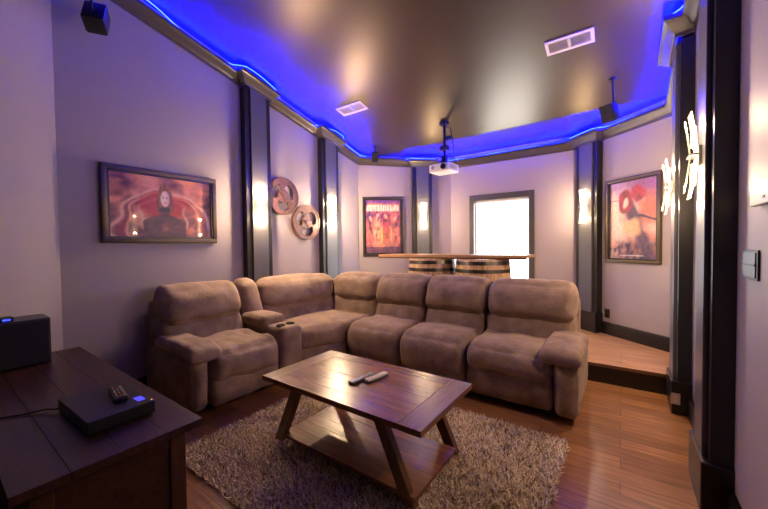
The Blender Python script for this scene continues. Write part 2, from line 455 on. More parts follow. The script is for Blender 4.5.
mb = MB(); mb.tube(led_path(.072, loose), .005, 6); mb.build('loose_tape', LEDV, led, 60)

# ------------------------------------------------------------------ window
WINF = mat('window_casing', (.06, .055, .06), .4)
SHADE = mat('white_shade', (.8, .8, .8), .7)
w = setting('window_1', ((WX0+WX1)/2, YB, WZ0))
hw = (WX1-WX0)/2; hh = WZ1-WZ0
mb = MB()
for x0, x1, z0, z1 in ((-hw-.075, -hw, -.03, hh+.09), (hw, hw+.075, -.03, hh+.09), (-hw, hw, hh, hh+.09)):
    mb.box((x0, -.022, z0), (x1, .0, z1), .004)
mb.build('casing', WINF, w)
mb = MB(); mb.box((-hw-.09, -.05, -.05), (hw+.09, 0, -.02), .005); mb.build('sill', WINF, w)
mb = MB()
for x0, x1, z0, z1 in ((-hw, -hw+.03, 0, hh), (hw-.03, hw, 0, hh), (-hw+.03, hw-.03, 0, .035), (-hw+.03, hw-.03, hh-.035, hh)):
    mb.box((x0, .05, z0), (x1, .09, z1), .003)
mb.build('sash', SHADE, w)
mb = MB(); mb.box((-hw+.03, .066, .035), (hw-.03, .070, hh-.035)); mb.build('pane', GLASS, w)
mb = MB(); mb.tube([(-hw+.01, .025, hh-.03), (hw-.01, .025, hh-.03)], .02, 12); mb.build('roller_shade', SHADE, w, smooth=40)

# ------------------------------------------------------------------ sectional sofa
SO = thing('sectional_sofa', 'large brown suede L-shaped sectional recliner sofa behind the coffee table', 'sofa', (-2.6, 3.0, 0))
def right_fn(x0):   # x along the seat, y from the front edge backwards
    return lambda p: Vector((x0+p.x, 2.78+p.y, p.z))
def left_fn(y0):
    return lambda p: Vector((-2.72-p.y, y0+p.x, p.z))
def tilted(fn, k=.42, z0=.46):
    return lambda p: fn(Vector((p.x, p.y+(p.z-z0)*k, p.z)))
def seat_unit(fn, w, seed, back=None, w0=0, reach=0, foot=.19, wr=1.0, rhead=.05):
    """seat, front panel, lower and upper back of one place; back = (x0, x1) range of the backrest"""
    g = .004
    mb = MB(); mb.cushion((w0+g, -.03-reach, foot-.07), (w-g, .66, .505), .13, fn, (22, 20, 14), (.0, .035, .03), .014*wr, seed, rx=.045); mb.build('seat_cushion', SUEDE, SO, 180, True)
    mb = MB(); mb.cushion((w0+g, .0-reach, .055), (w-g, .16, foot+.02), .04, fn, (18, 6, 10), (0, .03, 0), .010*wr, seed+11, 7, rx=.03); mb.build('footrest_panel', SUEDE, SO, 180, True)
    x0, x1 = back or (w0, w)
    lower = None
    mb = MB(); mb.cushion((x0+g, .47, .40), (x1-g, .72, .71), .09, tilted(fn), (22, 8, 16), (0, .05, 0), .018*wr, seed+21, 6, rx=.04); mb.build('lower_backrest', SUEDE, SO, 180, True)
    mb = MB(); mb.cushion((x0+g, .405, .645), (x1-g, .70, .995), .125, tilted(fn, .36, .5), (22, 10, 14), (0, .035, .02), .011*wr, seed+31, 5, rx=rhead); mb.build('headrest', SUEDE, SO, 180, True)
    mb = MB(); mb.cushion((x0+g, .72, .05), (x1-g, .90, .88), .06, fn, (8, 6, 10), (0, .0, 0)); mb.build('back_shell', SUEDE, SO, 180, True)
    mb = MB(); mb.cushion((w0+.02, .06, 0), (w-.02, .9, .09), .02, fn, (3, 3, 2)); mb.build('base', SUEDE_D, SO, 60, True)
# long side, toward the platform
seat_unit(right_fn(-2.50), .69, 1); seat_unit(right_fn(-1.81), .69, 2); seat_unit(right_fn(-1.12), .70, 3, (0, .81), foot=.31, wr=1.25, rhead=.09)
# right arm
def arm(fn, x0, x1, seed, out=1):
    mb = MB(); mb.cushion((x0+.03, .06, .04), (x1-.005, .89, .48), .07, fn, (10, 18, 10), (.02, 0, 0), .008, seed, 5); mb.build('arm', SUEDE, SO, 180, True)
    mb = MB(); mb.cushion((x0-.03, -.085, .462), (x1+.025, .62, .578), .056, lambda p: fn(Vector((p.x, p.y, p.z-.02*max(0, (.05-p.y)/.13)))), (14, 22, 10), (.0, .0, .02), .012, seed+5, 7); mb.build('arm_pad', SUEDE, SO, 180, True)
    mb = MB(); mb.cushion((x0+.07, -.04, .05), (x1-.0, .16, .475), .06, fn, (10, 8, 14), (0, .03, 0), .008, seed+7, 6); mb.build('arm_front', SUEDE, SO, 180, True)
arm(right_fn(-1.12), .635, .87, 41)
# short side against the left wall
seat_unit(left_fn(1.24), .755, 5, (-.01, .765), .11, .07, .27, 1.7, rhead=.10)
arm(lambda p: left_fn(1.20)(Vector((.215-p.x, p.y, p.z))), 0, .215, 51)
# console between recliner and corner
fnc = left_fn(1.998)
mb = MB(); mb.cushion((.004, -.10, .05), (.262, .66, .575), .05, fnc, (10, 18, 12), (0, .015, .0), .005, 61); con = mb.build('console', SUEDE, SO, 180, True)
mb = MB(); mb.cushion((-.02, .17, .545), (.255, .60, .655), .05, fnc, (10, 14, 8), (0, 0, .015), .004, 62); mb.build('console_lid', SUEDE, con, 180, True)
for x in (.075, .19):
    mb = MB(); mb.lathe([(.044, -.004), (.044, .006), (.036, .006), (.035, -.002), (.0, -.002)], 20, (-2.72-.02, 1.998+x, .578), cap=False); mb.build('cup_holder', BLACK, con, 40, True)
mb = MB(); mb.cushion((.004, .46, .45), (.275, .69, 1.0), .1, tilted(fnc, .36), (10, 8, 16), (0, .04, .01), .012, 63); mb.build('console_backrest', SUEDE, SO, 180, True)
mb = MB(); mb.cushion((.004, .72, .05), (.275, .89, .88), .05, fnc, (6, 5, 8)); mb.build('back_shell', SUEDE, SO, 180, True)
# corner wedge: s runs along the curved back, t from the front edge to the back
XB, YBK, RR = -3.33, 3.42, .56
cxw, cyw = XB+RR, YBK-RR
L1 = cyw-2.26; L2 = RR*PI/2; L3 = -2.505-cxw
LT = L1+L2+L3
def back_curve(s):
    s = max(0, min(1, s))*LT
    if s < L1: return Vector((XB, 2.26+s)), Vector((-1, 0))
    if s < L1+L2:
        a = (s-L1)/RR; return Vector((cxw-RR*math.cos(a), cyw+RR*math.sin(a))), Vector((-math.cos(a), math.sin(a)))
    return Vector((cxw+(s-L1-L2), YBK)), Vector((0, 1))
def front_curve(s):
    a = Vector((-2.73, 2.26)); b = Vector((-2.505, 2.77)); c = Vector((-2.64, 2.60))
    return a*(1-s)**2 + c*2*s*(1-s) + b*s**2
def wedge_fn(p):            # p.x = s 0..1, p.y = 0 front .. .6 at the back curve
    b, o = back_curve(p.x); f = front_curve(p.x); t = p.y/.6
    q = f.lerp(b, t) if t < 1 else b + o*(p.y-.6)
    return Vector((q.x, q.y, p.z))
def back_fn(k, z0):
    def f(p):
        b, o = back_curve(p.x); q = b + o*(p.y + (p.z-z0)*k); return Vector((q.x, q.y, p.z))
    return f
mb = MB(); mb.cushion((.004, -.02, .24), (.996, .72, .50), .10, wedge_fn, (24, 18, 10), (0, .02, .03), .010, 71); mb.build('seat_cushion', SUEDE, SO, 180, True)
mb = MB(); mb.cushion((.01, .01, .05), (.99, .15, .32), .05, wedge_fn, (20, 6, 10), (0, .02, 0), .006, 72); mb.build('front_panel', SUEDE, SO, 180, True)
sm = (L1+L2*.5)/LT
for q, (s0, s1) in enumerate(((0.004, sm-.003), (sm+.003, .996))):
    mb = MB(); mb.cushion((s0, -.14, .40), (s1, .10, .72), .05, back_fn(.42, .46), (24, 8, 14), (0, .035, 0), .012, 73+q); mb.build('lower_backrest', SUEDE, SO, 180, True)
    mb = MB(); mb.cushion((s0, -.19, .655), (s1, .08, .985), .10, back_fn(.36, .5), (24, 10, 12), (0, .04, .02), .010, 75+q); mb.build('headrest', SUEDE, SO, 180, True)
mb = MB(); mb.cushion((.0, .10, .05), (1, .27, .90), .05, back_fn(0, 0), (26, 4, 8)); mb.build('back_shell', SUEDE, SO, 180, True)
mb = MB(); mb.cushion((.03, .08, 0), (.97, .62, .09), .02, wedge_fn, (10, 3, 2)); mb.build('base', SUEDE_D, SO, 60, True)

# ------------------------------------------------------------------ rug
rug = thing('shag_rug', 'thick grey-brown shag rug under the coffee table', 'rug', (-1.33, 1.72, 0))
RX0, RX1, RY0, RY1 = -2.38, -.285, .93, 2.52
mb = MB(); mb.box((RX0+.01, RY0+.01, 0), (RX1-.01, RY1-.01, .012), .003); mb.build('backing', mat('rug_backing', (.25, .2, .16), .95), rug, world=True)
rng = np.random.default_rng(5)
NT = 46000
px = rng.uniform(RX0, RX1, NT); py = rng.uniform(RY0, RY1, NT)
ang = rng.uniform(0, 2*PI, NT); hgt = rng.uniform(.012, .033, NT); ln = rng.uniform(.010, .034, NT); wd = rng.uniform(.0022, .0044, NT)
dx, dy = np.cos(ang), np.sin(ang); sx, sy = -dy, dx
V = np.zeros((NT, 5, 3))
for i, (t, hh_, ww) in enumerate(((0, 0, 1), (0, 0, -1), (.45, .65, 1), (.45, .65, -1), (1, 1, 0))):
    V[:, i, 0] = px + dx*ln*t + sx*wd*ww - (-1.33); V[:, i, 1] = py + dy*ln*t + sy*wd*ww - 1.72; V[:, i, 2] = .008 + hgt*hh_
base = (np.arange(NT)*5)[:, None]
Q = base + np.array([[0, 1, 3, 2]]); T3 = base + np.array([[2, 3, 4]])
me = bpy.data.meshes.new('pile')
me.from_pydata(V.reshape(-1, 3).tolist(), [], Q.tolist() + T3.tolist())
c0 = np.array([.74, .57, .38]); c1 = np.array([.98, .86, .66]); c2 = np.array([.20, .14, .09])
u = rng.uniform(0, 1, NT)
patch = np.array([noise.noise(Vector((x*3.1, y*3.1, 1.2)))*.5 + noise.noise(Vector((x*9, y*9, 4)))*.4 for x, y in zip(px, py)])
u = np.clip(u + patch*.45, 0, 1)
cc = np.where(u[:, None] < .33, c2 + (c0-c2)*(u[:, None]/.33), c0 + (c1-c0)*((u[:, None]-.33)/.67))
ca = me.color_attributes.new('pile_tint', 'FLOAT_COLOR', 'POINT')
cv = np.ones((NT*5, 4)); cv[:, :3] = np.repeat(cc, 5, axis=0); ca.data.foreach_set('color', cv.ravel())
me.materials.append(attr_mat('rug_pile', 'pile_tint', .9)); me.shade_smooth()
pile = bpy.data.objects.new('pile', me); COL.objects.link(pile); pile.parent = rug; pile['kind'] = 'stuff'

# ------------------------------------------------------------------ coffee table
TW = plank_wood('table_planks', (.15, .052, .026), (.28, .11, .054), .26, 'X')
TWE = plank_wood('table_end_board', (.16, .064, .036), (.23, .10, .055), .30, 'Y')
TWL = plank_wood('table_leg_wood', (.09, .036, .018), (.13, .055, .027), .42, 'Z')
tb = thing('coffee_table', 'rustic brown plank coffee table with slanted legs and a lower shelf on the rug', 'table', (-1.375, 1.675, 0.044))
tw, td, tz = .615, .33, .436
mb = MB()
for i in range(6):
    y0 = -td + i*2*td/6; mb.box((-tw+.135, y0+.0006, tz-.032), (tw-.135, y0+2*td/6-.0006, tz), .0012)
top = mb.build('tabletop', TW, tb)
for s in (-1, 1):
    mb = MB(); mb.box((min(s*tw, s*(tw-.133)), -td, tz-.032), (max(s*tw, s*(tw-.133)), td, tz), .003); mb.build('end_board', TWE, tb)
for s in (-1, 1):
    mb = MB(); mb.box((-.33, s*.20-.014, tz-.075), (.33, s*.20+.014, tz-.032), .003); mb.build('apron', TWL, tb)
for sx_ in (-1, 1):
    for sy_ in (-1, 1):
        mb = MB(); X0, X1 = sx_*.515, sx_*.325; yy = sy_*.262
        h = .037; t = .022
        mb.prism([(X0-h, yy-t, 0), (X0+h, yy-t, 0), (X0+h, yy+t, 0), (X0-h, yy+t, 0)], [(X1-h, yy-t, tz-.032), (X1+h, yy-t, tz-.032), (X1+h, yy+t, tz-.032), (X1-h, yy+t, tz-.032)])
        bmesh.ops.bevel(mb.bm, geom=mb.bm.edges[:], offset=.003, segments=1, affect='EDGES'); mb.build('leg', TWL, tb)
mb = MB()
for i in range(5):
    y0 = -.285 + i*.10; mb.box((-.475, y0+.0006, .042), (.555, y0+.10-.0006, .062), .0012)
mb.build('shelf', TW, tb)
# remotes on the table
def remote(name, label, loc, rz, L, Wd, H, body, face, btn, group=None, rows=6, cols=3, ft=.0015):
    o = thing(name, label, 'remote control', loc, rz)
    mb = MB(); mb.box((-L/2, -Wd/2, 0), (L/2, Wd/2, H), .006, seg=3); mb.build('body', body, o, 40)
    mb = MB(); mb.box((-L/2+.008, -Wd/2+.006, H), (L/2-.008, Wd/2-.006, H+ft), .0008, seg=1); mb.build('faceplate', face, o)
    for i in range(rows):
        for j in range(cols):
            mb = MB(); x = -L/2+.025+i*(L-.05)/(rows-1); y = (j-(cols-1)/2)*Wd*.26
            mb.lathe([(.0042, 0), (.0042, .002), (.003, .003)], 10, (x, y, H+ft-.0003)); mb.build('button', btn[(i+j) % len(btn)], o, 40)
    return o
CREAM = mat('cream_plastic', (.62, .56, .48), .4); GREYP = mat('grey_plastic', (.25, .24, .24), .4); LGREY = mat('light_grey_plastic', (.5, .49, .48), .35)
REDB = mat('red_button', (.5, .05, .03), .4); YELB = mat('yellow_button', (.6, .42, .05), .4); WHB = mat('white_button', (.6, .58, .55), .4)
remote('remote_control', 'dark grey remote control lying left of the cream one on the coffee table', (-1.375, 1.67, .4805), math.radians(84), .21, .047, .016, BLACK, GREYP, [BLACK, LGREY])
remote('remote_control', 'cream remote control lying on the coffee table', (-1.305, 1.73, .4805), math.radians(80), .19, .048, .011, BLACK, mat('pale_cream_plastic', (.85, .78, .66), .4), [LGREY, WHB], ft=.012)

# ------------------------------------------------------------------ media console and the things on it
CW = plank_wood('console_wood', (.030, .010, .007), (.045, .016, .010), .36, 'X')
CWZ = plank_wood('console_stile_wood', (.05, .018, .009), (.07, .026, .013), .42, 'Z')
mc = thing('media_console', 'dark reddish wood media console in the lower left corner', 'cabinet', (-2.455, .43, 0))
X0, X1, Y0, Y1 = -3.405, -1.505, .14, .715
mb = MB()
for i in range(4):
    y0 = Y0+i*(Y1-Y0)/4; mb.box((X0, y0+.0005, .567), (X1, y0+(Y1-Y0)/4-.0005, .60), .002)
mb.build('top', CW, mc, world=True)
mb = MB(); mb.box((X0+.06, Y0+.06, .06), (X1-.062, Y1-.062, .567)); mb.build('carcass', CW, mc, world=True)
for x in (X0+.05, X1-.11):
    for y in (Y0+.05, Y1-.11):
        mb = MB(); mb.box((x, y, 0), (x+.06, y+.06, .567), .004); mb.build('post', CWZ, mc, world=True)
for z0, z1 in ((.07, .13), (.50, .56)):
    for x in (X0+.054, X1-.07):
        mb = MB(); mb.box((x, Y0+.11, z0), (x+.016, Y1-.11, z1), .002); mb.build('rail', CW, mc, world=True)
for i in range(3):
    x = X0+.13+i*.555
    mb = MB(); mb.box((x, Y1-.064, .09), (x+.52, Y1-.05, .54), .004); dr = mb.build('door', CWZ, mc, world=True)
    mb = MB(); mb.lathe([(.006, 0), (.006, .012), (.014, .018), (.012, .026), (.002, .028)], 14, M=Matrix.Translation((x+.46, Y1-.05, .33)) @ Matrix.Rotation(-PI/2, 4, 'X')); mb.build('knob', MBLACK, dr, 40, True)
# set-top box
db = thing('set_top_box', 'slim black set-top box on the media console with a small blue display', 'set-top box', (-1.93, .49, .60), math.radians(2))
mb = MB(); mb.box((-.2, -.12, .006), (.2, .12, .06), .004); mb.build('case', BLACK, db)
for x in (-.16, .16):
    for y in (-.09, .09):
        mb = MB(); mb.lathe([(.012, 0), (.012, .007)], 12, (x, y, 0)); mb.build('foot', BLACK, db)
BLUEL = emit_mat('blue_display', (.10, .08, 1), 1.2)
mb = MB(); mb.box((.10, .07, .060), (.155, .10, .0615)); mb.build('display', BLUEL, db)
mb = MB(); mb.lathe([(.003, 0), (.003, .002)], 8, (.185, .112, .060)); mb.build('indicator', emit_mat('amber_led', (1, .6, .3), 1.5), db)
mb = MB(); mb.box((-.19, .1198, .012), (.19, .1212, .054), .0005, seg=1); mb.build('front_panel', BLACKG, db)
remote('remote_control', 'black remote control with coloured buttons lying on the set-top box', (-1.93, .535, .6605), math.radians(172), .19, .052, .018, BLACK, BLACK, [WHB, GREYP, REDB, YELB, GREYP], rows=7)
mb = MB(); mb.tube([(-2.10+.0, .36, .62), (-2.16, .33, .615), (-2.2, .27, .606), (-2.24, .2, .606), (-2.27, .15, .606)], .004, 6)
o = mb.build('power_cable', BLACK, smooth=60); o['label'] = 'thin black cable behind the set-top box on the console'; o['category'] = 'cable'
# speaker on the console and the small box on top
sp = thing('centre_speaker', 'large black loudspeaker box standing on the left end of the media console', 'speaker', (-3.22, .335, .60))
mb = MB(); mb.box((-.12, -.17, .004), (.12, .175, .30), .006); mb.build('cabinet', BLACK, sp)
mb = MB(); mb.box((.12, -.16, .015), (.13, .165, .288), .004); mb.build('grille', mat('speaker_cloth', (.008, .008, .008), .9, bump=.4, bscale=900), sp)
ir = thing('receiver_box', 'little black box with a blue light on top of the large speaker', 'receiver', (-3.18, .30, .90))
mb = MB(); mb.box((-.05, -.05, 0), (.05, .05, .025), .006); mb.build('case', BLACK, ir)
mb = MB(); mb.box((.0505, .0, .008), (.052, .035, .018)); mb.build('indicator', emit_mat('blue_indicator', (.03, .06, 1), 3), ir)

# ------------------------------------------------------------------ framed posters
def mixc(a, b, t): t = max(0, min(1, t)); return tuple(a[i]*(1-t)+b[i]*t for i in range(3))
def sst(e0, e1, x):
    t = max(0, min(1, (x-e0)/(e1-e0))); return t*t*(3-2*t)
def fb(u, v, s, z=0): return noise.noise(Vector((u*s, v*s, z)))*.6 + noise.noise(Vector((u*s*2.3, v*s*2.3, z+4)))*.4
def warp(u, v, k, sc=4):
    return u + k*noise.noise(Vector((u*sc, v*sc, 11))), v + k*noise.noise(Vector((u*sc, v*sc, 23)))
def mottle(c, u, v, amt=.35):
    f = 1 + amt*fb(u, v, 16, 8) + amt*.6*noise.noise(Vector((u*45, v*45, 2))); return tuple(max(0, min(1, x*f)) for x in c)
def art_red(u, v):
    x = (u-.5)*1.42; y = v
    wu, wv = warp(u, v, .06, 5); wx = (wu-.5)*1.42
    c = mixc(lin((95, 40, 65)), lin((240, 150, 120)), .52+fb(wu, wv, 4.5, 1)*1.5)
    c = mixc(c, lin((85, 50, 85)), sst(.55, .3, wv)*.75*sst(-.3, .3, fb(u, v, 6, 5)))
    for cy, rr, wd_, col in ((.10, .66, .030, (255, 190, 150)), (.10, .56, .045, (150, 60, 70)), (.20, .50, .022, (250, 170, 130)), (.34, .30, .02, (245, 190, 160))):
        d = math.hypot(wx, wv-cy) - rr; c = mixc(c, lin(col), math.exp(-(d/wd_)**2)*.85)
    r = math.hypot(wx*.75, wv-.52); c = mixc(c, lin((190, 45, 60)), sst(.30, .16, r)*.85)
    # plain dark-suited bust with long hair
    sh = .29*sst(.44, .26, y); e = abs(x)-max(.05, sh)
    body = mixc(lin((48, 40, 58)), lin((120, 80, 85)), .35+fb(u, v, 8, 7)*.9+.3*sst(.2, .0, abs(abs(x)-.13)))
    if y < .47: c = mixc(c, body, sst(.025, -.015, e))
    if y < .30: c = mixc(c, lin((205, 120, 105)), .5*math.exp(-((x/.05)**2+((y-.17)/.07)**2)))
    hw = .095 + .02*sst(.8, .5, y)
    hair = math.hypot(x/hw, (y-.68)/.20) if y > .62 else (abs(x)/hw if y > .42 else 9)
    c = mixc(c, mixc(lin((85, 45, 45)), lin((170, 105, 85)), .5+.8*noise.noise(Vector((x*40, y*4, 1)))), sst(1.06, .9, hair))
    if y < .5: c = mixc(c, lin((60, 48, 62)), sst(.075, .06, abs(x))*sst(.40, .44, y))
    f = math.hypot((x-.004)/.062, (y-.635)/.125)
    face = mixc(lin((250, 205, 190)), lin((190, 120, 110)), sst(.0, .06, x)*.6)
    for ex in (-.024, .028): face = mixc(face, lin((80, 50, 55)), math.exp(-(((x-ex)/.011)**2+((y-.655)/.012)**2)))
    face = mixc(face, lin((170, 70, 75)), math.exp(-(((x-.002)/.02)**2+((y-.575)/.012)**2)))
    c = mixc(c, face, sst(1.08, .9, f))
    return mottle(c, u, v, .25)
def art_orange(u, v):
    wu, wv = warp(u, v, .05, 6)
    c = mixc(lin((80, 45, 95)), lin((205, 110, 95)), .5+fb(wu, wv, 5, 3)*1.5)
    g = math.exp(-((wu-.55)/.30)**2-((wv-.34)/.17)**2); c = mixc(c, lin((255, 190, 100)), g*.9)
    for cx_, hgt_, wd_, cl in ((.16, .66, .08, (195, 95, 85)), (.35, .72, .06, (225, 150, 120)), (.58, .70, .10, (170, 60, 75)), (.82, .66, .09, (200, 110, 95))):
        b = sst(.03, -.03, abs(wu-cx_)-wd_*(1.25-.6*v))*sst(hgt_+.02, hgt_-.05, wv)*sst(.08, .3, v); c = mixc(c, mixc(lin(cl), lin((60, 35, 60)), sst(-.1, .35, fb(u, v, 9, cx_*9))), b*.85)
        hd = math.hypot((wu-cx_)/.045, (wv-hgt_+.01)/.04); c = mixc(c, lin((225, 165, 135)), sst(1.2, .7, hd)*.75)
    if .77 < v < .91 and .05 < u < .95:
        k = noise.noise(Vector((u*38, v*6, 2)))*.9+.35; c = mixc(c, mixc(lin((250, 220, 185)), lin((150, 80, 85)), k), sst(.77, .795, v)*sst(.91, .885, v)*.95)
    if v > .93: c = mixc(c, lin((70, 65, 140)), .6)
    if v < .13: c = mixc(c, lin((60, 55, 78)), .8)
    return mottle(c, u, v, .5)
def art_hood(u, v):
    wu, wv = warp(u, v, .05, 5)
    c = mixc(lin((232, 190, 165)), lin((190, 110, 85)), sst(.1, .9, wu)+fb(wu, wv, 4, 2)*.9)
    c = mixc(c, lin((120, 85, 140)), sst(.68, .95, wv)*.75)
    c = mixc(c, lin((62, 50, 72)), sst(.36, .14, wv)*(.75+fb(u, v, 8, 1)))
    d = (wu-.44) - (.76-wv)*.62            # dark mantle falling to the lower right
    c = mixc(c, mixc(lin((58, 50, 72)), lin((110, 75, 90)), .4+fb(u, v, 7, 6)), sst(.17, .08, abs(d+.05))*sst(.88, .78, v))
    b = math.hypot((wu-.50)/.21, (wv-.40)/.12); c = mixc(c, lin((238, 175, 120)), sst(1.2, .5, b)*.85)
    h = math.hypot((wu-.35)/.14, (wv-.74)/.155); c = mixc(c, mixc(lin((165, 45, 58)), lin((90, 35, 50)), .4+fb(u, v, 10, 3)), sst(1.1, .9, h))
    h = math.hypot((wu-.62)/.16, (wv-.83)/.085); c = mixc(c, mixc(lin((185, 55, 68)), lin((100, 40, 60)), .4+fb(u, v, 10, 4)), sst(1.15, .8, h)*.9)
    f = math.hypot((wu-.37)/.055, (wv-.71)/.075); c = mixc(c, lin((235, 185, 155)), sst(1.15, .75, f))
    e = abs((wv-.50)+(u-.8)*.14); c = mixc(c, lin((60, 50, 70)), sst(.022, .01, e)*sst(.58, .64, u))
    e = abs(v-.76); c = mixc(c, lin((130, 90, 90)), sst(.008, .003, e)*sst(.24, .2, u))
    h = math.hypot((wu-.12)/.10, (wv-.2)/.05); c = mixc(c, lin((225, 165, 130)), sst(1.2, .7, h)*.7)
    c = mottle(c, u, v, .35)
    if abs(v-.055) < .006 and .25 < u < .72: c = mixc(c, lin((225, 215, 215)), .8)
    return c
def poster(name, label, pos, n, zc_, w, h, fr, art, frame_m, lip=.018):
    rz = math.atan2(n[1], n[0]) + PI/2       # local -y out of the wall, x to the viewer's right
    o = thing(name, label, 'framed poster', (pos[0], pos[1], zc_), rz)
    mb = MB()
    for x0, x1, z0, z1 in ((-w/2, w/2, h/2-fr, h/2), (-w/2, w/2, -h/2, -h/2+fr), (-w/2, -w/2+fr, -h/2+fr, h/2-fr), (w/2-fr, w/2, -h/2+fr, h/2-fr)):
        mb.box((x0, -.035, z0), (x1, 0, z1), .006)
    f = mb.build('frame', frame_m, o, 40)
    mb = MB(); g = fr*.82
    for x0, x1, z0, z1 in ((-w/2+g, w/2-g, h/2-fr-lip, h/2-g), (-w/2+g, w/2-g, -h/2+g, -h/2+fr+lip), (-w/2+g, -w/2+fr+lip, -h/2+fr, h/2-fr), (w/2-fr-lip, w/2-g, -h/2+fr, h/2-fr)):
        mb.box((x0, -.024, z0), (x1, -.006, z1), .002)
    mb.build('inner_liner', TRIM, o)
    iw, ih = w-2*fr, h-2*fr; NX = 110 if w > h else 80; NY = int(NX*ih/iw)
    me = bpy.data.meshes.new('print'); vs = []; cs = []
    for j in range(NY+1):
        for i in range(NX+1):
            u, v = i/NX, j/NY; vs.append((-iw/2+iw*u, -.010, -ih/2+ih*v)); cs.extend((*[min(.92, k_*q) for k_, q in zip((1.15, 1.2, 1.5), art(u, v))], 1))
    fs = [(j*(NX+1)+i, j*(NX+1)+i+1, (j+1)*(NX+1)+i+1, (j+1)*(NX+1)+i) for j in range(NY) for i in range(NX)]
    me.from_pydata(vs, [], fs); ca = me.color_attributes.new('print_ink', 'FLOAT_COLOR', 'POINT'); ca.data.foreach_set('color', cs)
    me.materials.append(MATS.get('poster_print') or attr_mat('poster_print', 'print_ink', .4))
    p = bpy.data.objects.new('print', me); COL.objects.link(p); p.parent = o
    mb = MB(); mb.box((-iw/2, -.0155, -ih/2), (iw/2, -.0140, ih/2)); mb.build('glass', GLASS, o)
    return o
BRONZE = mat('bronze_frame', (.10, .075, .05), .35, metal=.5); DFRAME = mat('dark_frame', (.03, .026, .024), .35)
poster('framed_poster', 'wide framed poster of red and orange swirls around a dark-suited person on the left wall', (LX, 1.42), nl, 1.748, .99, .69, .042, art_red, BRONZE)
pc = Vector(P2) + dbl*.415
poster('framed_poster', 'tall framed poster with orange figures and a pale title band, behind the bar', (pc.x, pc.y), nbl, 1.68, .70, 1.0, .035, art_orange, DFRAME)
pc = Vector(P4) + dbr*.82
poster('framed_poster', 'tall framed poster of a red-hooded figure with a dark mantle by the right wall', (pc.x, pc.y), nbr, 1.625, .68, 1.02, .035, art_hood, BRONZE)

# ------------------------------------------------------------------ film reels
REEL = mat('copper_brown_metal', (.13, .06, .055), .45, metal=.2, var=.4, vscale=16)
def reel(label, loc, spin):
    o = thing('film_reel_decoration', label, 'wall decoration', loc, PI/2, 'film reels on the left wall')
    R = .237
    def flange(y, th, r_out):
        """disc with three bean-shaped openings, built as a polar grid without the opening cells"""
        mb = MB(); NA, NR = 96, 20; rad = [r_out*(i/NR) for i in range(NR+1)]; G = {}
        def open_(i, k):
            r = (rad[i]+rad[i+1])/2/r_out; a = (2*PI*(k+.5)/NA - spin) % (2*PI/3) - PI/3
            t = (r-.57)/.225; e = abs(a)*r
            return (abs(t) < 1) and e < .46*math.sqrt(max(0, 1-abs(t)**3)) or (r < .30 and r > .17 and abs(((a+PI/3) % (2*PI/3))-PI/3) < .22)
        def vert(i, k, f):
            k %= NA
            if i == 0: k = 0
            if (i, k, f) not in G:
                a = 2*PI*k/NA; G[(i, k, f)] = mb.bm.verts.new((rad[i]*math.cos(a), y - f*th, rad[i]*math.sin(a)))
            return G[(i, k, f)]
        solid = {(i, k): not open_(i, k) for i in range(NR) for k in range(NA)}
        for (i, k), ok in solid.items():
            if not ok: continue
            for f in (0, 1):
                q = [vert(i, k, f), vert(i+1, k, f), vert(i+1, k+1, f), vert(i, k+1, f)]
                q = [v for n_, v in enumerate(q) if v not in q[:n_]]
                mb.bm.faces.new(q)
            for (i2, k2), (a1, b1) in (((i-1, k), ((i, k), (i, k+1))), ((i+1, k), ((i+1, k), (i+1, k+1))), ((i, (k-1) % NA), ((i, k), (i+1, k))), ((i, (k+1) % NA), ((i, k+1), (i+1, k+1)))):
                if i2 < 0: continue
                if not solid.get((i2, k2), False):
                    mb.bm.faces.new((vert(*a1, 0), vert(*b1, 0), vert(*b1, 1), vert(*a1, 1)))
        return mb
    flange(-.050, .008, R).build('front_flange', REEL, o, 30)
    flange(-.002, .008, R).build('rear_flange', REEL, o, 30)
    rot = Matrix.Rotation(PI/2, 4, 'X')
    mb = MB(); mb.lathe([(.055, .01), (.055, .05)], 24, M=rot); mb.lathe([(.03, .058), (.03, .066), (.02, .068)], 20, M=rot); mb.build('hub', REEL, o, 40)
    mb = MB(); mb.lathe([(R-.012, .056), (R+.004, .056), (R+.004, .064), (R-.012, .064), (R-.012, .056)], 64, M=rot, cap=False); mb.build('rim', REEL, o, 40)
    return o
reel('upper left of the two brown metal film reels on the left wall', (LX, 2.79, 2.01), PI/2)
reel('lower right of the two brown metal film reels on the left wall', (LX, 3.175, 1.69), PI/2+.08)

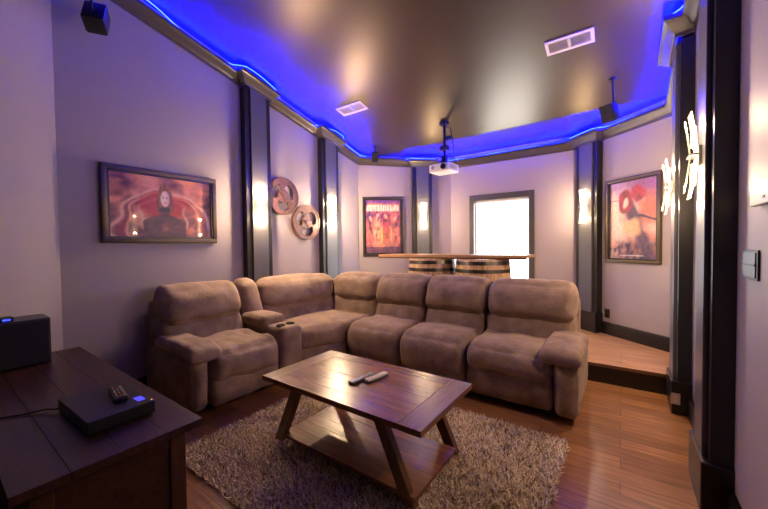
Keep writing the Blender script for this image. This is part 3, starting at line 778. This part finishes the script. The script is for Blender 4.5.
# ------------------------------------------------------------------ bar on two barrels
BW = plank_wood('bar_top_wood', (.42, .24, .12), (.5, .3, .16), .35, 'X')
bar = thing('bar_counter', 'long narrow light wood bar top resting on two barrels behind the sofa', 'bar counter', (-1.98, 4.33, 1.19))
mb = MB()
for i in range(3): mb.box((-1.06, -.21+i*.14, 0), (1.09, -.21+i*.14+.1385, .034), .003)
mb.build('bar_top', BW, bar)
mb = MB(); mb.box((-1.05, -.212, -.022), (1.08, -.195, .0), .002); mb.build('edge_strip', TWL, bar)
STAVE = plank_wood('barrel_staves', (.60, .40, .24), (.74, .52, .32), .5, 'Z')
HOOP = mat('barrel_hoop_steel', (.10, .095, .09), .3, metal=.9)
def barrel(label, x):
    o = thing('wine_barrel', label, 'barrel', (x, 4.33, HP), 0, 'barrels under the bar')
    Hh = 1.19-HP-.022; R0, R1 = .335, .361
    rad = lambda z: R0 + (R1-R0)*(1-(2*z/Hh-1)**2)
    mb = MB(); NS = 26
    for k in range(NS):
        a0, a1 = 2*PI*k/NS+.004, 2*PI*(k+1)/NS-.004; rings = []
        for i in range(13):
            z = Hh*i/12; r = rad(z)
            rings.append([(r*math.cos(a), r*math.sin(a), z) for a in (a0, (a0+a1)/2, a1)] + [((r-.025)*math.cos(a), (r-.025)*math.sin(a), z) for a in (a1, a0)])
        mb.loft(rings)
    mb.build('staves', STAVE, o, 30)
    mb = MB(); mb.lathe([(0, Hh-.04), (R0-.02, Hh-.04), (R0-.02, Hh-.02), (0, Hh-.02)], 32, cap=False); mb.build('barrel_head', STAVE, o, 30)
    for z in (.03, .13, .27, Hh-.31, Hh-.17, Hh-.07):
        mb = MB(); ww = .045
        mb.lathe([(rad(z)+.001, z), (rad(z)+.004, z), (rad(z+ww)+.004, z+ww), (rad(z+ww)+.001, z+ww), (rad(z)+.001, z)], 48, cap=False); mb.build('hoop', HOOP, o, 30)
    return o
barrel('left wooden barrel with dark hoops under the bar, in front of the orange poster side', -2.225)
barrel('right wooden barrel with dark hoops under the bar, in front of the window', -1.495)

# ------------------------------------------------------------------ projector
WHITEP = mat('white_plastic', (.72, .70, .70), .4)
pj = thing('ceiling_projector', 'white projector hanging from a black ceiling pole before the window wall', 'projector', (-1.93, 4.10, 2.31), math.radians(-6))
mb = MB(); mb.box((-.15, -.13, 0), (.15, .13, .105), .014, seg=3); mb.build('case', WHITEP, pj, 40)
rot = Matrix.Rotation(PI/2, 4, 'X')
mb = MB(); mb.lathe([(.036, .0), (.036, .022), (.028, .022), (.026, .008), (0, .008)], 24, M=Matrix.Translation((.07, -.125, .055)) @ rot, cap=False); mb.build('lens', BLACKG, pj, 40)
mb = MB(); mb.lathe([(.024, .0), (.024, .006), (0, .006)], 18, M=Matrix.Translation((-.09, -.127, .06)) @ rot, cap=False); mb.build('sensor', GREYP, pj, 40)
mb = MB()
for i in range(6): mb.box((.149, -.10+i*.03, .03), (.152, -.085+i*.03, .08))
mb.build('vent_grille', GREYP, pj)
ptop = zc(4.12)-2.31
mb = MB(); mb.tube([(0, .02, .12), (0, .02, ptop-.02)], .019, 12); mb.lathe([(.06, ptop-.03), (.065, ptop-.004), (.02, ptop+.004)], 20, (0, .02, 0)); mb.build('ceiling_pole', MBLACK, pj, 40)
mb = MB(); mb.box((-.09, -.06, .106), (.09, .10, .116), .002); mb.box((-.03, -.01, .116), (-.022, .05, .24), .001); mb.box((.022, -.01, .116), (.03, .05, .24), .001)
mb.box((-.05, -.02, .30), (.05, .06, .36), .004); mb.box((.03, -.02, .42), (.12, .03, .47), .004); mb.build('bracket', MBLACK, pj)
mb = MB(); mb.tube([(.02, .03, ptop-.06), (.10, .0, ptop-.10), (.13, .02, .36), (.10, .08, .22), (.11, .15, .10), (.08, .145, .06)], .006, 6); mb.build('cable', MBLACK, pj, 60)

# ------------------------------------------------------------------ ceiling vents
VENT = mat('vent_enamel', (.62, .56, .54), .45)
va = math.atan(-SL)
def vent(label, x, y, w, d):
    o = thing('ceiling_vent', label, 'air vent', (x, y, zc(y)), 0); o.rotation_euler = (va, 0, 0)
    mb = MB(); e = .028
    for x0, x1, y0, y1 in ((-w/2, w/2, -d/2, -d/2+e), (-w/2, w/2, d/2-e, d/2), (-w/2, -w/2+e, -d/2+e, d/2-e), (w/2-e, w/2, -d/2+e, d/2-e), (-.012, .012, -d/2+e, d/2-e)):
        mb.box((x0, y0, -.012), (x1, y1, 0), .003)
    mb.build('frame', VENT, o)
    mb = MB(); mb.box((-w/2+e, -d/2+e, -.003), (w/2-e, d/2-e, -.001)); mb.build('duct_backing', mat('vent_backing_grey', (.38, .35, .34), .8), o)  # plain grey plate behind the louvres
    for i in range(7):
        y0 = -d/2+e+(i+.5)*(d-2*e)/7
        mb = MB(); mb.box((-w/2+e, -.007, -.0012), (w/2-e, .007, .0012), M=Matrix.Translation((0, y0, -.009)) @ Matrix.Rotation(.6, 4, 'X')); mb.build('louvre', VENT, o)
    return o
vent('small white ceiling vent above the film reels', -2.89, 3.365, .42, .175)
vent('white ceiling vent at the upper right, the one nearest the right wall', -.39, 3.415, .38, .17)

# ------------------------------------------------------------------ small satellite speakers
def satellite(label, loc, rz, tilt, top, s=1.0, wallarm=None):
    o = thing('satellite_speaker', label, 'speaker', loc, rz, 'satellite speakers near the ceiling')
    Mx = Matrix.Rotation(tilt, 4, 'X')
    mb = MB(); mb.box((-.06*s, -.055*s, -.085*s), (.06*s, .055*s, .085*s), .008, Mx); mb.build('cabinet', BLACK, o, 40)
    mb = MB(); mb.box((-.053*s, -.064*s, -.078*s), (.053*s, -.054*s, .078*s), .003, Mx); mb.build('grille', MATS['speaker_cloth'], o)
    mb = MB(); mb.tube([tuple(Mx @ Vector((0, .05*s, 0))), (0, .085*s, .02), (0, .085*s, .07), (.0, .06*s, top-.01)], .009, 8)
    mb.lathe([(.03, top-.014), (.032, top-.002)], 16, (0, .06*s, 0)); mb.build('mounting_arm', MBLACK, o, 50)
    return o
def sat_top(x, y, z, rz, s):   # height of the ceiling above the arm foot
    return zc(y + math.cos(rz)*.06*s) - z
for lab, (x, y, z), rz, tl, s in (('black satellite speaker hanging at the top left over the wide red poster', (-3.36, .87, 3.16), math.radians(-120), .5, 1.15),
                                  ('tiny black satellite speaker on the ceiling above the orange poster', (-3.18, 4.24, 2.755), math.radians(40), .4, .9),
                                  ('black satellite speaker hanging from the ceiling at right, above the hooded figure poster', (-.11, 4.02, 2.64), math.radians(-25), .4, 1.0)):
    satellite(lab, (x, y, z), rz, tl, sat_top(x, y, z, rz, s), s)

# ------------------------------------------------------------------ right wall fittings
th = thing('thermostat', 'small cream thermostat high on the right wall at the picture edge', 'thermostat', (RX, 1.845, 1.535), PI/2)
mb = MB(); mb.box((-.115, .0, -.045), (.105, .028, .045), .006); mb.build('case', CREAM, th, 40)
mb = MB(); mb.box((-.03, .028, -.005), (.05, .0295, .028)); mb.build('screen', mat('lcd_grey', (.40, .40, .35), .3), th)
for x in (-.05, -.065):
    mb = MB(); mb.lathe([(.006, 0), (.006, .004)], 10, M=Matrix.Translation((x, .027, -.02)) @ Matrix.Rotation(-PI/2, 4, 'X')); mb.build('button', GREYP, th, 40)
sw = thing('light_switch_plate', 'black-rimmed grey light switch plate on the right wall below the thermostat', 'light switch', (RX, 2.03, 1.255), PI/2)
mb = MB(); mb.box((-.10, 0, -.062), (.10, .008, .062), .003); mb.build('plate', BLACK, sw)
GRS = mat('switch_grey', (.13, .13, .15), .35)
mb = MB(); mb.box((-.085, .007, -.052), (.085, .012, .052), .003); r_ = mb.build('rocker', GRS, sw)
mb = MB(); mb.box((-.085, .011, -.004), (.085, .0145, .004)); mb.build('divider', BLACK, r_)
def outlet(label, pos, n, z, material, fm, k=1.0):
    rz = math.atan2(n[1], n[0]) - PI/2
    o = thing('power_outlet', label, 'power outlet', (pos[0], pos[1], z), rz)
    mb = MB(); mb.box((-.036*k, 0, -.058*k), (.036*k, .007, .058*k), .002); mb.build('cover_plate', material, o)
    for zz in (-.022*k, .022*k):
        mb = MB(); mb.box((-.016*k, .006, zz-.014*k), (.016*k, .010, zz+.014*k), .002); mb.build('socket', fm, o)
po_ = Vector(P4) + dbr*.487
outlet('black power outlet low on the wall under the hooded figure poster', (po_.x, po_.y), nbr, .455, BLACK, BLACKG)
outlet('pale outlet cover on the base of the right wall pilaster near the platform', (.351, 3.62-PW/2-.0155), Vector((0, -1)), .125, mat('pale_plate', (.55, .45, .38), .4), CREAM, .75)
